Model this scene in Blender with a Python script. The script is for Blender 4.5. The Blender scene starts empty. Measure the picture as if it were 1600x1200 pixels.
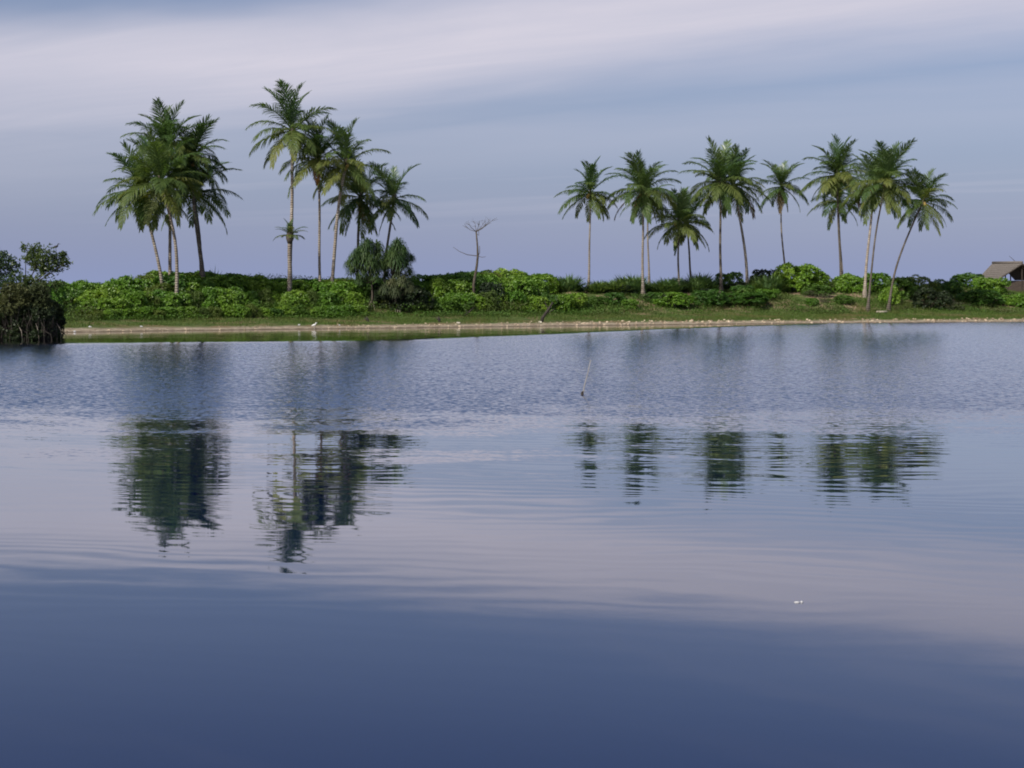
import bpy, math, random
import numpy as np
from mathutils import Vector, Matrix, Euler, Quaternion

# ------------------------------------------------------------------ camera, sky, sun, exposure
sc = bpy.context.scene
C = sc.collection
FPX, HCAM, YH = 2400.0, 2.0, 460.0            # focal length in photo pixels, eye height over the water, horizon row
PITCH = math.atan((600 - YH) / FPX)
cam = bpy.data.cameras.new('camera'); cam_o = bpy.data.objects.new('camera', cam); C.objects.link(cam_o)
cam.sensor_width = 36; cam.lens = FPX / 1600 * 36; cam.clip_start = 0.1; cam.clip_end = 20000
cam_o.location = (0, 0, HCAM); cam_o.rotation_euler = (math.pi / 2 - PITCH, 0, 0)
sc.camera = cam_o
SUNV = Vector((-0.60, -0.74, 0.82)).normalized()          # towards the sun: left, behind the camera
SUN_EL = math.asin(SUNV.z); SUN_AZ = math.atan2(SUNV.x, SUNV.y)

W = bpy.data.worlds.new('World'); sc.world = W; W.use_nodes = True
wn = W.node_tree.nodes; wl = W.node_tree.links; wn.clear()
class NT:
    def __init__(s, nodes, links): s.n, s.l = nodes, links
    def node(s, t, **kw):
        o = s.n.new(t)
        for k, v in kw.items(): setattr(o, k, v)
        return o
    def inp(s, sock, v):
        if isinstance(v, bpy.types.NodeSocket): s.l.new(v, sock)
        else: sock.default_value = v
    def m(s, op, a, b=0.0, c=0.0, clamp=False):
        o = s.node('ShaderNodeMath', operation=op, use_clamp=clamp)
        s.inp(o.inputs[0], a); s.inp(o.inputs[1], b)
        if len(o.inputs) > 2: s.inp(o.inputs[2], c)
        return o.outputs[0]
    def step(s, x, a, b):                       # smooth 0..1 between a and b (a may exceed b)
        o = s.node('ShaderNodeMapRange', interpolation_type='SMOOTHSTEP')
        if a < b: s.inp(o.inputs[0], x); o.inputs[1].default_value = a; o.inputs[2].default_value = b; o.inputs[3].default_value = 0; o.inputs[4].default_value = 1
        else: s.inp(o.inputs[0], x); o.inputs[1].default_value = b; o.inputs[2].default_value = a; o.inputs[3].default_value = 1; o.inputs[4].default_value = 0
        return o.outputs[0]
    def mix(s, f, a, b, blend='MIX'):
        o = s.node('ShaderNodeMix', data_type='RGBA', blend_type=blend)
        s.inp(o.inputs[0], f); s.inp(o.inputs[6], a); s.inp(o.inputs[7], b)
        return o.outputs[2]
    def xyz(s, x, y, z=0.0):
        o = s.node('ShaderNodeCombineXYZ'); s.inp(o.inputs[0], x); s.inp(o.inputs[1], y); s.inp(o.inputs[2], z); return o.outputs[0]
    def noise(s, vec, scale, detail=2.0, rough=0.5, dist=0.0, out=0):
        o = s.node('ShaderNodeTexNoise'); s.inp(o.inputs['Vector'], vec); s.inp(o.inputs['Scale'], scale)
        s.inp(o.inputs['Detail'], detail); s.inp(o.inputs['Roughness'], rough); s.inp(o.inputs['Distortion'], dist); return o.outputs[out]
def c4(r, g, b): return (r, g, b, 1.0)

t = NT(wn, wl)
sky = t.node('ShaderNodeTexSky', sky_type='NISHITA', sun_disc=False)
sky.sun_elevation = SUN_EL; sky.sun_rotation = SUN_AZ
sky.air_density = 1.0; sky.dust_density = 2.0; sky.ozone_density = 2.0; sky.altitude = 0
tc = t.node('ShaderNodeTexCoord')
sp = t.node('ShaderNodeSeparateXYZ'); wl.new(tc.outputs['Generated'], sp.inputs[0])
zc = t.m('MAXIMUM', sp.outputs[2], 0.012)
u = t.m('DIVIDE', sp.outputs[0], zc); v = t.m('DIVIDE', sp.outputs[1], zc)
s_ = t.m('MULTIPLY_ADD', u, 0.83, v)                         # across the cirrus band
p_ = t.m('MULTIPLY_ADD', v, -0.83, u)                        # along it
n1 = t.noise(t.xyz(t.m('MULTIPLY', p_, 0.22), t.m('MULTIPLY', s_, 0.34)), 1.0, 4.0, 0.55, 0.4)
n2 = t.noise(t.xyz(t.m('MULTIPLY', p_, 0.10), t.m('MULTIPLY', s_, 0.42), 7.3), 1.0, 5.0, 0.6, 0.3)
sw = t.m('MULTIPLY_ADD', t.m('SUBTRACT', n1, 0.5), 2.6, s_)
su = t.m('MULTIPLY_ADD', p_, -0.32, sw)
band = t.m('MULTIPLY', t.step(sw, 9.0, 6.4), t.step(su, 5.4, 7.0))
band = t.m('MULTIPLY', band, t.m('MULTIPLY_ADD', n2, 0.9, 0.35), clamp=True)
wisp = t.m('MULTIPLY', t.step(n2, 0.47, 0.75), 0.38)
low = t.m('MULTIPLY', t.step(sp.outputs[2], 0.03, 0.10), 1.0)
n3 = t.noise(t.xyz(t.m('MULTIPLY', p_, 0.34), t.m('MULTIPLY', s_, 0.9), 3.1), 1.0, 6.0, 0.62, 0.8)      # fine fibres
veil = t.m('MULTIPLY', t.step(t.m('MULTIPLY_ADD', p_, 0.5, sw), 6.8, 0.5), t.m('MULTIPLY_ADD', n2, 0.7, 0.12))
veil = t.m('MULTIPLY', veil, t.step(su, 6.0, 7.6))
band = t.m('MULTIPLY', band, t.m('MULTIPLY_ADD', n3, 0.55, 0.68), clamp=True)
thin = t.m('MULTIPLY_ADD', t.step(p_, -11.5, -6.5), 0.38, 0.62)
band2 = t.m('MULTIPLY', t.m('MULTIPLY', t.step(sw, 14.0, 10.5), t.step(sw, 8.0, 9.6)), t.m('MULTIPLY_ADD', n1, 0.30, 0.0))
cl = t.m('MULTIPLY', t.m('MAXIMUM', t.m('MAXIMUM', t.m('MULTIPLY', t.m('MAXIMUM', band, veil), thin), band2), wisp), low, clamp=True)
hz = t.m('POWER', t.m('SUBTRACT', 1.0, t.m('MAXIMUM', sp.outputs[2], 0.0)), 9.0)   # thick sea air low down
base = t.mix(1.0, sky.outputs[0], c4(0.95, 0.875, 0.96), 'MULTIPLY')
base = t.mix(t.m('MULTIPLY', hz, 0.85), base, c4(3.08, 3.70, 6.2))
col = t.mix(cl, base, c4(6.7, 6.45, 7.4))
bg = t.node('ShaderNodeBackground'); bg.inputs[1].default_value = 0.1
wl.new(col, bg.inputs[0])
wo = t.node('ShaderNodeOutputWorld'); wl.new(bg.outputs[0], wo.inputs[0])

sun = bpy.data.lights.new('sun', 'SUN'); sun.energy = 5.0; sun.angle = math.radians(0.6); sun.color = (1.0, 0.94, 0.84)
sun_o = bpy.data.objects.new('sun', sun); C.objects.link(sun_o)
sun_o.rotation_euler = (-SUNV).to_track_quat('-Z', 'Y').to_euler(); sun_o.location = SUNV * 60
vs = sc.view_settings; vs.view_transform = 'Standard'; vs.look = 'None'; vs.exposure = 0; vs.gamma = 1; vs.use_curve_mapping = False
sc.cycles.filter_width = 1.9
sc.cycles.max_bounces = 8; sc.cycles.transparent_max_bounces = 8

# ------------------------------------------------------------------ helpers
rng = np.random.default_rng(11); R = random.Random(5)
CP, SP = math.cos(PITCH), math.sin(PITCH)
def ray(px, py):
    a, b = (px - 800) / FPX, (600 - py) / FPX
    return Vector((a, CP + b * SP, -SP + b * CP))
def at(px, py, D):                               # the point seen at a pixel, D metres out
    d = ray(px, py); return Vector((0, 0, HCAM)) + d * (D / d.y)
def water_at(px, py):
    d = ray(px, py); return Vector((0, 0, HCAM)) + d * (-HCAM / d.z)
def xof(px, D, py=470): d = ray(px, py); return d.x / d.y * D

def tag(o, label=None, cat=None, group=None, kind=None):
    if label: o['label'] = label
    if cat: o['category'] = cat
    if group: o['group'] = group
    if kind: o['kind'] = kind
    return o
def empty(name, loc, label, cat, group=None):
    o = bpy.data.objects.new(name, None); C.objects.link(o); o.location = loc; o.empty_display_size = 0.2
    return tag(o, label, cat, group)
def mesh(name, verts, faces, mat, smooth=False):
    me = bpy.data.meshes.new(name); me.from_pydata([tuple(q) for q in verts], [], faces)
    for m_ in (mat if isinstance(mat, (list, tuple)) else [mat]): me.materials.append(m_)
    if smooth: me.polygons.foreach_set('use_smooth', [True] * len(me.polygons))
    me.update(); return me
def mesh_np(name, V, F, mat, smooth=False):      # V (n,3), F (m,k)
    me = bpy.data.meshes.new(name); k = F.shape[1]
    me.vertices.add(len(V)); me.vertices.foreach_set('co', V.astype(np.float32).ravel())
    me.loops.add(F.size); me.loops.foreach_set('vertex_index', F.astype(np.int32).ravel())
    me.polygons.add(len(F)); me.polygons.foreach_set('loop_start', np.arange(0, F.size, k, dtype=np.int32))
    me.materials.append(mat)
    if smooth: me.polygons.foreach_set('use_smooth', np.ones(len(F), dtype=bool))
    me.update(calc_edges=True); me.validate(); return me
def obj(name, me, parent=None, loc=(0, 0, 0), rot=None, scale=None):
    o = bpy.data.objects.new(name, me); C.objects.link(o); o.parent = parent; o.location = loc
    if rot is not None: o.rotation_euler = rot
    if scale is not None: o.scale = scale if hasattr(scale, '__len__') else (scale,) * 3
    return o
class MB:
    def __init__(s): s.v, s.f = [], []
    def tube(s, pts, rad, n=6, cap=True):
        pts = [Vector(p) for p in pts]; b = len(s.v); ref = None
        for i, p in enumerate(pts):
            d = (pts[min(i + 1, len(pts) - 1)] - pts[max(i - 1, 0)]).normalized()
            if ref is None: ref = d.orthogonal().normalized()
            ref = (ref - d * ref.dot(d)).normalized(); q = d.cross(ref)
            r = rad[i] if hasattr(rad, '__len__') else rad
            for k in range(n):
                a = 2 * math.pi * k / n; s.v.append(p + (ref * math.cos(a) + q * math.sin(a)) * r)
        for i in range(len(pts) - 1):
            for k in range(n):
                s.f.append((b + i * n + k, b + i * n + (k + 1) % n, b + (i + 1) * n + (k + 1) % n, b + (i + 1) * n + k))
        if cap:
            s.f.append(tuple(b + k for k in reversed(range(n)))); e = b + (len(pts) - 1) * n
            s.f.append(tuple(e + k for k in range(n)))
        return s
    def poly(s, pts):
        b = len(s.v); s.v += [Vector(p) for p in pts]; s.f.append(tuple(range(b, b + len(pts)))); return s
    def hexa(s, P):                              # eight corners: bottom ring then top ring
        b = len(s.v); s.v += [Vector(p) for p in P]
        for q in ((3, 2, 1, 0), (4, 5, 6, 7), (0, 1, 5, 4), (1, 2, 6, 5), (2, 3, 7, 6), (3, 0, 4, 7)): s.f.append(tuple(b + i for i in q))
        return s
    def box(s, c, h):
        x, y, z = c; a, b_, d = h
        return s.hexa([(x - a, y - b_, z - d), (x + a, y - b_, z - d), (x + a, y + b_, z - d), (x - a, y + b_, z - d),
                       (x - a, y - b_, z + d), (x + a, y - b_, z + d), (x + a, y + b_, z + d), (x - a, y + b_, z + d)])
    def lump(s, c, r, seed=0, seg=8, rings=5, rough=0.2):
        rr = random.Random(seed); b = len(s.v); c = Vector(c)
        s.v.append(c + Vector((0, 0, r[2] * (1 + rr.uniform(-rough, rough)))))
        for i in range(1, rings):
            th = math.pi * i / rings
            for k in range(seg):
                ph = 2 * math.pi * k / seg; q = 1 + rr.uniform(-rough, rough)
                s.v.append(c + Vector((r[0] * math.sin(th) * math.cos(ph), r[1] * math.sin(th) * math.sin(ph), r[2] * math.cos(th))) * q)
        s.v.append(c - Vector((0, 0, r[2]))); e = len(s.v) - 1
        for k in range(seg): s.f.append((b, b + 1 + k, b + 1 + (k + 1) % seg))
        for i in range(rings - 2):
            for k in range(seg):
                a = b + 1 + i * seg
                s.f.append((a + k, a + seg + k, a + seg + (k + 1) % seg, a + (k + 1) % seg))
        a = b + 1 + (rings - 2) * seg
        for k in range(seg): s.f.append((e, a + (k + 1) % seg, a + k))
        return s
    def mesh(s, name, mat, smooth=False): return mesh(name, s.v, s.f, mat, smooth)

# ------------------------------------------------------------------ materials
def newmat(name):
    m_ = bpy.data.materials.new(name); m_.use_nodes = True; m_.node_tree.nodes.clear()
    return m_, NT(m_.node_tree.nodes, m_.node_tree.links)
def leafmat(name, a, b, c=None, transl=0.28, rough=0.45, spec=0.35, scale=0.7):
    """leaf colours a..b vary from leaf to leaf, patches of c over metres"""
    m_, n = newmat(name)
    g = n.node('ShaderNodeNewGeometry')
    colr = n.mix(g.outputs['Random Per Island'], c4(*a), c4(*b))
    if c:
        tcx = n.node('ShaderNodeTexCoord')
        colr = n.mix(n.step(n.noise(g.outputs['Position'], scale, 3.0), 0.48, 0.68), colr, c4(*c))
    oi = n.node('ShaderNodeObjectInfo')
    colr = n.mix(1.0, colr, n.mix(oi.outputs['Random'], c4(0.74, 0.84, 0.85), c4(1.28, 1.12, 1.0)), 'MULTIPLY')
    pb = n.node('ShaderNodeBsdfPrincipled'); n.inp(pb.inputs['Base Color'], colr); pb.inputs['Roughness'].default_value = rough
    pb.inputs['Specular IOR Level'].default_value = spec
    tr = n.node('ShaderNodeBsdfTranslucent'); n.inp(tr.inputs['Color'], n.mix(1.0, colr, c4(1.25, 1.3, 0.55), 'MULTIPLY'))
    mx = n.node('ShaderNodeMixShader'); mx.inputs[0].default_value = transl
    n.l.new(pb.outputs[0], mx.inputs[1]); n.l.new(tr.outputs[0], mx.inputs[2])
    o = n.node('ShaderNodeOutputMaterial'); n.l.new(mx.outputs[0], o.inputs[0]); return m_
def solid(name, a, b, scale=3.0, rough=0.8, spec=0.3, bump=0.0, stretch=(1, 1, 1), detail=4.0):
    m_, n = newmat(name)
    tcx = n.node('ShaderNodeTexCoord'); mp = n.node('ShaderNodeMapping'); n.l.new(tcx.outputs['Object'], mp.inputs[0]); mp.inputs['Scale'].default_value = stretch
    ns = n.noise(mp.outputs[0], scale, detail, 0.6)
    pb = n.node('ShaderNodeBsdfPrincipled'); n.inp(pb.inputs['Base Color'], n.mix(n.step(ns, 0.3, 0.7), c4(*a), c4(*b)))
    pb.inputs['Roughness'].default_value = rough; pb.inputs['Specular IOR Level'].default_value = spec
    if bump:
        bp = n.node('ShaderNodeBump'); bp.inputs['Strength'].default_value = bump; n.l.new(ns, bp.inputs['Height']); n.l.new(bp.outputs[0], pb.inputs['Normal'])
    o = n.node('ShaderNodeOutputMaterial'); n.l.new(pb.outputs[0], o.inputs[0]); return m_

M = {}
M['frond'] = leafmat('palm_leaf', (0.052, 0.096, 0.032), (0.100, 0.158, 0.044), transl=0.42, rough=0.45, spec=0.28)
M['frond_olive'] = leafmat('palm_leaf_olive', (0.095, 0.138, 0.040), (0.165, 0.195, 0.055), transl=0.42, rough=0.5, spec=0.28)
M['frond_young'] = leafmat('palm_leaf_young', (0.060, 0.115, 0.040), (0.095, 0.155, 0.050), transl=0.3, rough=0.36, spec=0.5)
M['frond_dead'] = leafmat('palm_leaf_dead', (0.17, 0.085, 0.03), (0.30, 0.15, 0.05), transl=0.15, rough=0.8, spec=0.1)
M['frond_dry'] = leafmat('palm_leaf_dry', (0.10, 0.07, 0.04), (0.17, 0.12, 0.07), transl=0.15, rough=0.8, spec=0.1)
M['shrub'] = leafmat('shrub_leaf', (0.070, 0.165, 0.016), (0.150, 0.280, 0.032), (0.165, 0.285, 0.036), transl=0.25, rough=0.42, spec=0.4)
M['shrub_olive'] = leafmat('shrub_leaf_olive', (0.075, 0.125, 0.024), (0.140, 0.195, 0.045), transl=0.3, rough=0.5, spec=0.3)
M['shrub_deep'] = leafmat('shrub_leaf_deep', (0.040, 0.100, 0.016), (0.085, 0.175, 0.026), transl=0.25, rough=0.45, spec=0.35)
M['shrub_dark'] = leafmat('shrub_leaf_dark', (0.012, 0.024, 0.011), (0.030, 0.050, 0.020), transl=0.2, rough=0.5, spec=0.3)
M['shrub_brown'] = leafmat('shrub_leaf_brown', (0.032, 0.046, 0.020), (0.075, 0.090, 0.036), transl=0.2, rough=0.6, spec=0.2)
M['shrub_grey'] = leafmat('shrub_leaf_grey', (0.060, 0.075, 0.045), (0.095, 0.105, 0.06), transl=0.15, rough=0.6, spec=0.2)
M['pandan'] = leafmat('screw_pine_leaf', (0.034, 0.070, 0.024), (0.075, 0.125, 0.040), transl=0.25, rough=0.55, spec=0.25)
M['pandan_grey'] = leafmat('screw_pine_leaf_grey', (0.055, 0.080, 0.040), (0.105, 0.125, 0.065), transl=0.2, rough=0.6, spec=0.2)
M['mangrove'] = leafmat('mangrove_leaf', (0.032, 0.062, 0.018), (0.070, 0.110, 0.028), transl=0.3, rough=0.4, spec=0.45)
M['tuft'] = leafmat('tuft_leaf', (0.075, 0.145, 0.050), (0.140, 0.215, 0.085), transl=0.25, rough=0.5, spec=0.3)
M['grass'] = leafmat('grass_blade', (0.048, 0.098, 0.019), (0.090, 0.140, 0.032), (0.110, 0.120, 0.042), transl=0.25, rough=0.6, spec=0.2, scale=0.35)
M['dry_twig'] = solid('dry_twig', (0.045, 0.035, 0.027), (0.10, 0.085, 0.065), 8)
M['dark_wood'] = solid('dark_wood', (0.018, 0.015, 0.013), (0.05, 0.042, 0.034), 6)
M['pale_wood'] = solid('pale_wood', (0.22, 0.19, 0.15), (0.38, 0.34, 0.28), 6, stretch=(1, 1, .3))
M['stake_wood'] = solid('stake_wood', (0.20, 0.19, 0.17), (0.30, 0.285, 0.26), 9)
M['stone'] = solid('pale_stone', (0.30, 0.27, 0.21), (0.62, 0.58, 0.48), 4, rough=0.9)
M['white'] = solid('white_plumage', (0.60, 0.60, 0.58), (0.72, 0.72, 0.70), 9, rough=0.7)
M['scrap'] = solid('white_plastic', (0.36, 0.37, 0.38), (0.48, 0.48, 0.48), 12, rough=0.4, spec=0.5)
M['black'] = solid('black_plumage', (0.008, 0.008, 0.01), (0.018, 0.018, 0.022), 9, rough=0.5)
M['beak'] = solid('beak', (0.5, 0.3, 0.05), (0.6, 0.38, 0.08), 9, rough=0.5)
M['thatch'] = solid('thatch', (0.085, 0.075, 0.068), (0.19, 0.172, 0.155), 9, rough=0.95, spec=0.1, bump=0.3, stretch=(1, 1, 6))
M['hut_wood'] = solid('hut_wood', (0.025, 0.02, 0.016), (0.06, 0.048, 0.038), 5, stretch=(4, 4, 1))
M['mat_wall'] = solid('mat_wall', (0.045, 0.035, 0.03), (0.10, 0.078, 0.062), 5, stretch=(1, 1, 5))
M['coconut'] = solid('coconut', (0.14, 0.15, 0.035), (0.30, 0.20, 0.06), 2.2, rough=0.45)
M['rubble'] = leafmat('rubble', (0.16, 0.13, 0.095), (0.52, 0.47, 0.38), transl=0.0, rough=0.9, spec=0.1)
def trunkmat(name, k):
    m_, n = newmat(name); K = lambda r_, g_, b_: c4(r_ * k, g_ * k, b_ * k)
    tcx = n.node('ShaderNodeTexCoord'); sx = n.node('ShaderNodeSeparateXYZ'); n.l.new(tcx.outputs['Object'], sx.inputs[0])
    ns = n.noise(tcx.outputs['Object'], 2.0, 5.0, 0.65)
    ring = n.m('SINE', n.m('MULTIPLY_ADD', ns, 5.0, n.m('MULTIPLY', sx.outputs[2], 42.0)))
    bl = n.noise(n.xyz(sx.outputs[0], sx.outputs[1], n.m('MULTIPLY', sx.outputs[2], 0.25)), 3.0, 3.0)
    colr = n.mix(n.step(ns, 0.35, 0.7), K(0.16, 0.135, 0.11), K(0.30, 0.265, 0.225))
    colr = n.mix(n.m('MULTIPLY', n.step(ring, 0.3, 1.0), 0.5), colr, K(0.10, 0.082, 0.062))
    colr = n.mix(n.m('MULTIPLY', n.step(bl, 0.52, 0.7), 0.5), colr, K(0.12, 0.105, 0.085))
    pb = n.node('ShaderNodeBsdfPrincipled'); n.inp(pb.inputs['Base Color'], colr); pb.inputs['Roughness'].default_value = 0.85; pb.inputs['Specular IOR Level'].default_value = 0.2
    bp = n.node('ShaderNodeBump'); bp.inputs['Strength'].default_value = 0.5; bp.inputs['Distance'].default_value = 0.03; n.l.new(ring, bp.inputs['Height']); n.l.new(bp.outputs[0], pb.inputs['Normal'])
    o = n.node('ShaderNodeOutputMaterial'); n.l.new(pb.outputs[0], o.inputs[0]); return m_
M['bark'] = trunkmat('palm_bark', 1.0); M['bark_dark'] = trunkmat('palm_bark_dark', 0.5); M['bark_pale'] = trunkmat('palm_bark_pale', 1.35)

# ------------------------------------------------------------------ water: one sheet to the horizon
def watermat():
    m_, n = newmat('lagoon_water')
    g = n.node('ShaderNodeNewGeometry'); sx = n.node('ShaderNodeSeparateXYZ'); n.l.new(g.outputs['Position'], sx.inputs[0])
    X, Y = sx.outputs[0], sx.outputs[1]
    # wind on the water: the far half is ruffled, the near half lies smooth in the lee, a smooth lane along the bank on the left
    big = n.noise(n.xyz(n.m('MULTIPLY', X, 0.05), n.m('MULTIPLY', Y, 0.10)), 1.0, 3.0, 0.55)
    rag = n.noise(n.xyz(n.m('MULTIPLY', X, 0.30), n.m('MULTIPLY', Y, 0.55), 5.0), 1.0, 4.0, 0.65)
    Yw = n.m('MULTIPLY_ADD', n.m('SUBTRACT', rag, 0.5), 15.0, n.m('MULTIPLY_ADD', n.m('SUBTRACT', big, 0.5), 10.0, Y))
    ruff = n.m('POWER', n.step(Yw, 14.0, 29.0), 2.2)
    lane = n.m('SUBTRACT', Y, n.m('MULTIPLY_ADD', n.m('MAXIMUM', n.m('ADD', X, 4.6), 0.0), 1.2, n.m('MULTIPLY_ADD', X, 0.36, 70.4)))
    lane = n.m('MULTIPLY_ADD', n.m('SUBTRACT', big, 0.5), 5.0, lane)
    ruff = n.m('MULTIPLY', ruff, n.m('SUBTRACT', 1.0, n.m('MULTIPLY', n.step(lane, -5.0, 1.5), 0.985)))
    # long low ripples: crests nearly across the view
    Yr = n.m('MULTIPLY_ADD', X, 0.12, n.m('MULTIPLY_ADD', n.m('SUBTRACT', big, 0.5), 1.5, Y))
    wv = n.xyz(n.m('MULTIPLY', X, 0.30), Yr)
    ph = n.noise(n.xyz(n.m('MULTIPLY', X, 0.22), n.m('MULTIPLY', Yr, 0.55), 1.7), 1.0, 3.0, 0.55)
    r1 = n.m('MULTIPLY_ADD', n.m('SINE', n.m('MULTIPLY_ADD', ph, 44.0, n.m('MULTIPLY', Yr, 17.0))), 0.30, n.m('MULTIPLY_ADD', n.m('SUBTRACT', n.noise(wv, 4.2, 2.0, 0.5), 0.5), 0.9, 0.5))
    r2 = n.noise(n.xyz(n.m('MULTIPLY', X, 0.16), n.m('MULTIPLY', Yr, 1.0), 4.0), 0.55, 2.0, 0.5)
    r3 = n.noise(n.xyz(n.m('MULTIPLY', X, 0.6), Yr, 9.0), 13.0, 2.0, 0.6)
    near = n.step(Y, 7.0, 12.5)
    patch = n.m('MULTIPLY_ADD', n.noise(n.xyz(n.m('MULTIPLY', X, 0.10), n.m('MULTIPLY', Y, 0.30), 2.0), 1.0, 2.0), 1.6, -0.35, clamp=True)
    a1 = n.m('MULTIPLY', n.m('MULTIPLY_ADD', n.step(Y, 12.0, 24.0), 0.016, n.m('MULTIPLY_ADD', near, 0.012, 0.0015)), n.m('MULTIPLY_ADD', patch, 0.9, 0.35))
    sy = n.m('MULTIPLY', n.m('SUBTRACT', r1, 0.5), a1)
    sy = n.m('MULTIPLY_ADD', n.m('SUBTRACT', r2, 0.5), 0.009, sy)
    sy = n.m('MULTIPLY_ADD', n.m('SUBTRACT', r3, 0.5), n.m('MULTIPLY_ADD', ruff, 0.36, 0.003), sy)
    r4 = n.noise(n.xyz(n.m('MULTIPLY', X, 0.5), Yr, 21.0), 8.5, 3.0, 0.65)
    sy = n.m('MULTIPLY_ADD', n.m('SUBTRACT', r4, 0.5), n.m('MULTIPLY', ruff, 0.17), sy)
    # seen this low only the faces of the wavelets that lean to the viewer show: mean slope of the ruffled part
    sy = n.m('MULTIPLY_ADD', ruff, -0.075, sy)
    r5 = n.noise(n.xyz(n.m('MULTIPLY', X, 0.8), Y, 33.0), 3.0, 3.0, 0.6)
    sxx = n.m('MULTIPLY', n.m('SUBTRACT', r5, 0.5), n.m('MULTIPLY_ADD', ruff, 0.22, 0.002))
    nv = n.node('ShaderNodeVectorMath', operation='NORMALIZE'); n.l.new(n.xyz(sxx, sy, 1.0), nv.inputs[0])
    nrm = nv.outputs[0]
    gl = n.node('ShaderNodeBsdfGlossy'); gl.inputs['Color'].default_value = c4(0.98, 0.98, 0.98); gl.inputs['Roughness'].default_value = 0.02; n.l.new(nrm, gl.inputs['Normal'])
    df = n.node('ShaderNodeBsdfDiffuse'); df.inputs['Color'].default_value = c4(0.002, 0.008, 0.046)
    fr = n.node('ShaderNodeFresnel'); fr.inputs['IOR'].default_value = 1.34; n.l.new(nrm, fr.inputs['Normal'])
    mx = n.node('ShaderNodeMixShader'); n.l.new(n.m('MULTIPLY', fr.outputs[0], 1.42, clamp=True), mx.inputs[0])
    n.l.new(df.outputs[0], mx.inputs[1]); n.l.new(gl.outputs[0], mx.inputs[2])
    o = n.node('ShaderNodeOutputMaterial'); n.l.new(mx.outputs[0], o.inputs[0]); return m_
M['water'] = watermat()
me = mesh('water', [(-9000, -400, 0), (9000, -400, 0), (9000, 15000, 0), (-9000, 15000, 0)], [(0, 1, 2, 3)], M['water'])
tag(obj('water', me), kind='structure')

# ------------------------------------------------------------------ ground: beach, grass shelf and dune
SH = [water_at(*q) for q in ((0, 522), (110, 519.5), (200, 518), (400, 515.5), (640, 512.5), (750, 511), (900, 509), (1100, 507), (1300, 505.2), (1600, 503.2))]
SHX = np.array([-110, -60, -34] + [q.x for q in SH] + [70, 140]); SHY = np.array([44, 58, 69] + [q.y for q in SH] + [118, 128])
def vnoise(x, y, seed):
    x = np.asarray(x, float); y = np.asarray(y, float); xi = np.floor(x).astype(int); yi = np.floor(y).astype(int); xf, yf = x - xi, y - yi
    def h(a, b):
        q = np.sin(a * 127.1 + b * 311.7 + seed * 74.7) * 43758.5453; return q - np.floor(q)
    ux, uy = xf * xf * (3 - 2 * xf), yf * yf * (3 - 2 * yf)
    return (h(xi, yi) * (1 - ux) + h(xi + 1, yi) * ux) * (1 - uy) + (h(xi, yi + 1) * (1 - ux) + h(xi + 1, yi + 1) * ux) * uy - 0.5
def fbm(x, y, seed, o=3): return sum(vnoise(np.asarray(x) * 2 ** k, np.asarray(y) * 2 ** k, seed + k) / 2 ** k for k in range(o))
PS = np.array([-30, -4, 0, 1.0, 2.0, 6, 9.5, 13, 17.0, 21, 27, 60, 100, 140, 220])
PZ = np.array([-1.2, -.30, 0, .08, .21, .44, .72, 1.4, 2.00, 2.3, 2.25, 1.9, 1.0, -.6, -2.0])
def shore(x): return np.interp(x, SHX, SHY) + 0.7 * fbm(np.asarray(x) * 0.22, 0.5, 3) + 0.25 * vnoise(np.asarray(x) * 1.3, 0.2, 8)
def ground(x, y):
    x = np.asarray(x, float); y = np.asarray(y, float); s = y - shore(x)
    z = np.interp(s + 1.6 * fbm(x * .12, y * .12, 21) * np.clip((s - 4) / 4, 0, 1), PS, PZ)
    up = np.clip((s - 8) / 8, 0, 1) * np.clip((75 - s) / 30, 0, 1)
    z = z + up * (-0.85 * np.clip((-20.5 - x) / 4, 0, 1) - 0.5 * np.exp(-((x + 5.6) / 1.8) ** 2) + 0.15 * np.exp(-((x + 17) / 2.5) ** 2) + 0.55 * np.exp(-((x - 21) / 11) ** 2) + 0.45 * fbm(x * .16, y * .16, 40) + .14 * fbm(x * .7, y * .7, 44))
    return z + 0.05 * np.clip(s / 2, 0, 1) * fbm(x * 1.4, y * 1.4, 60)
def gz(x, y): return float(ground(x, y))
def on(px, s):                                  # ground point behind the shore: photo column, metres in from the waterline
    D = 90.0
    for _ in range(12): D = float(shore(xof(px, D))) + s
    x = xof(px, D); return Vector((x, D, gz(x, D)))

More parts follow.
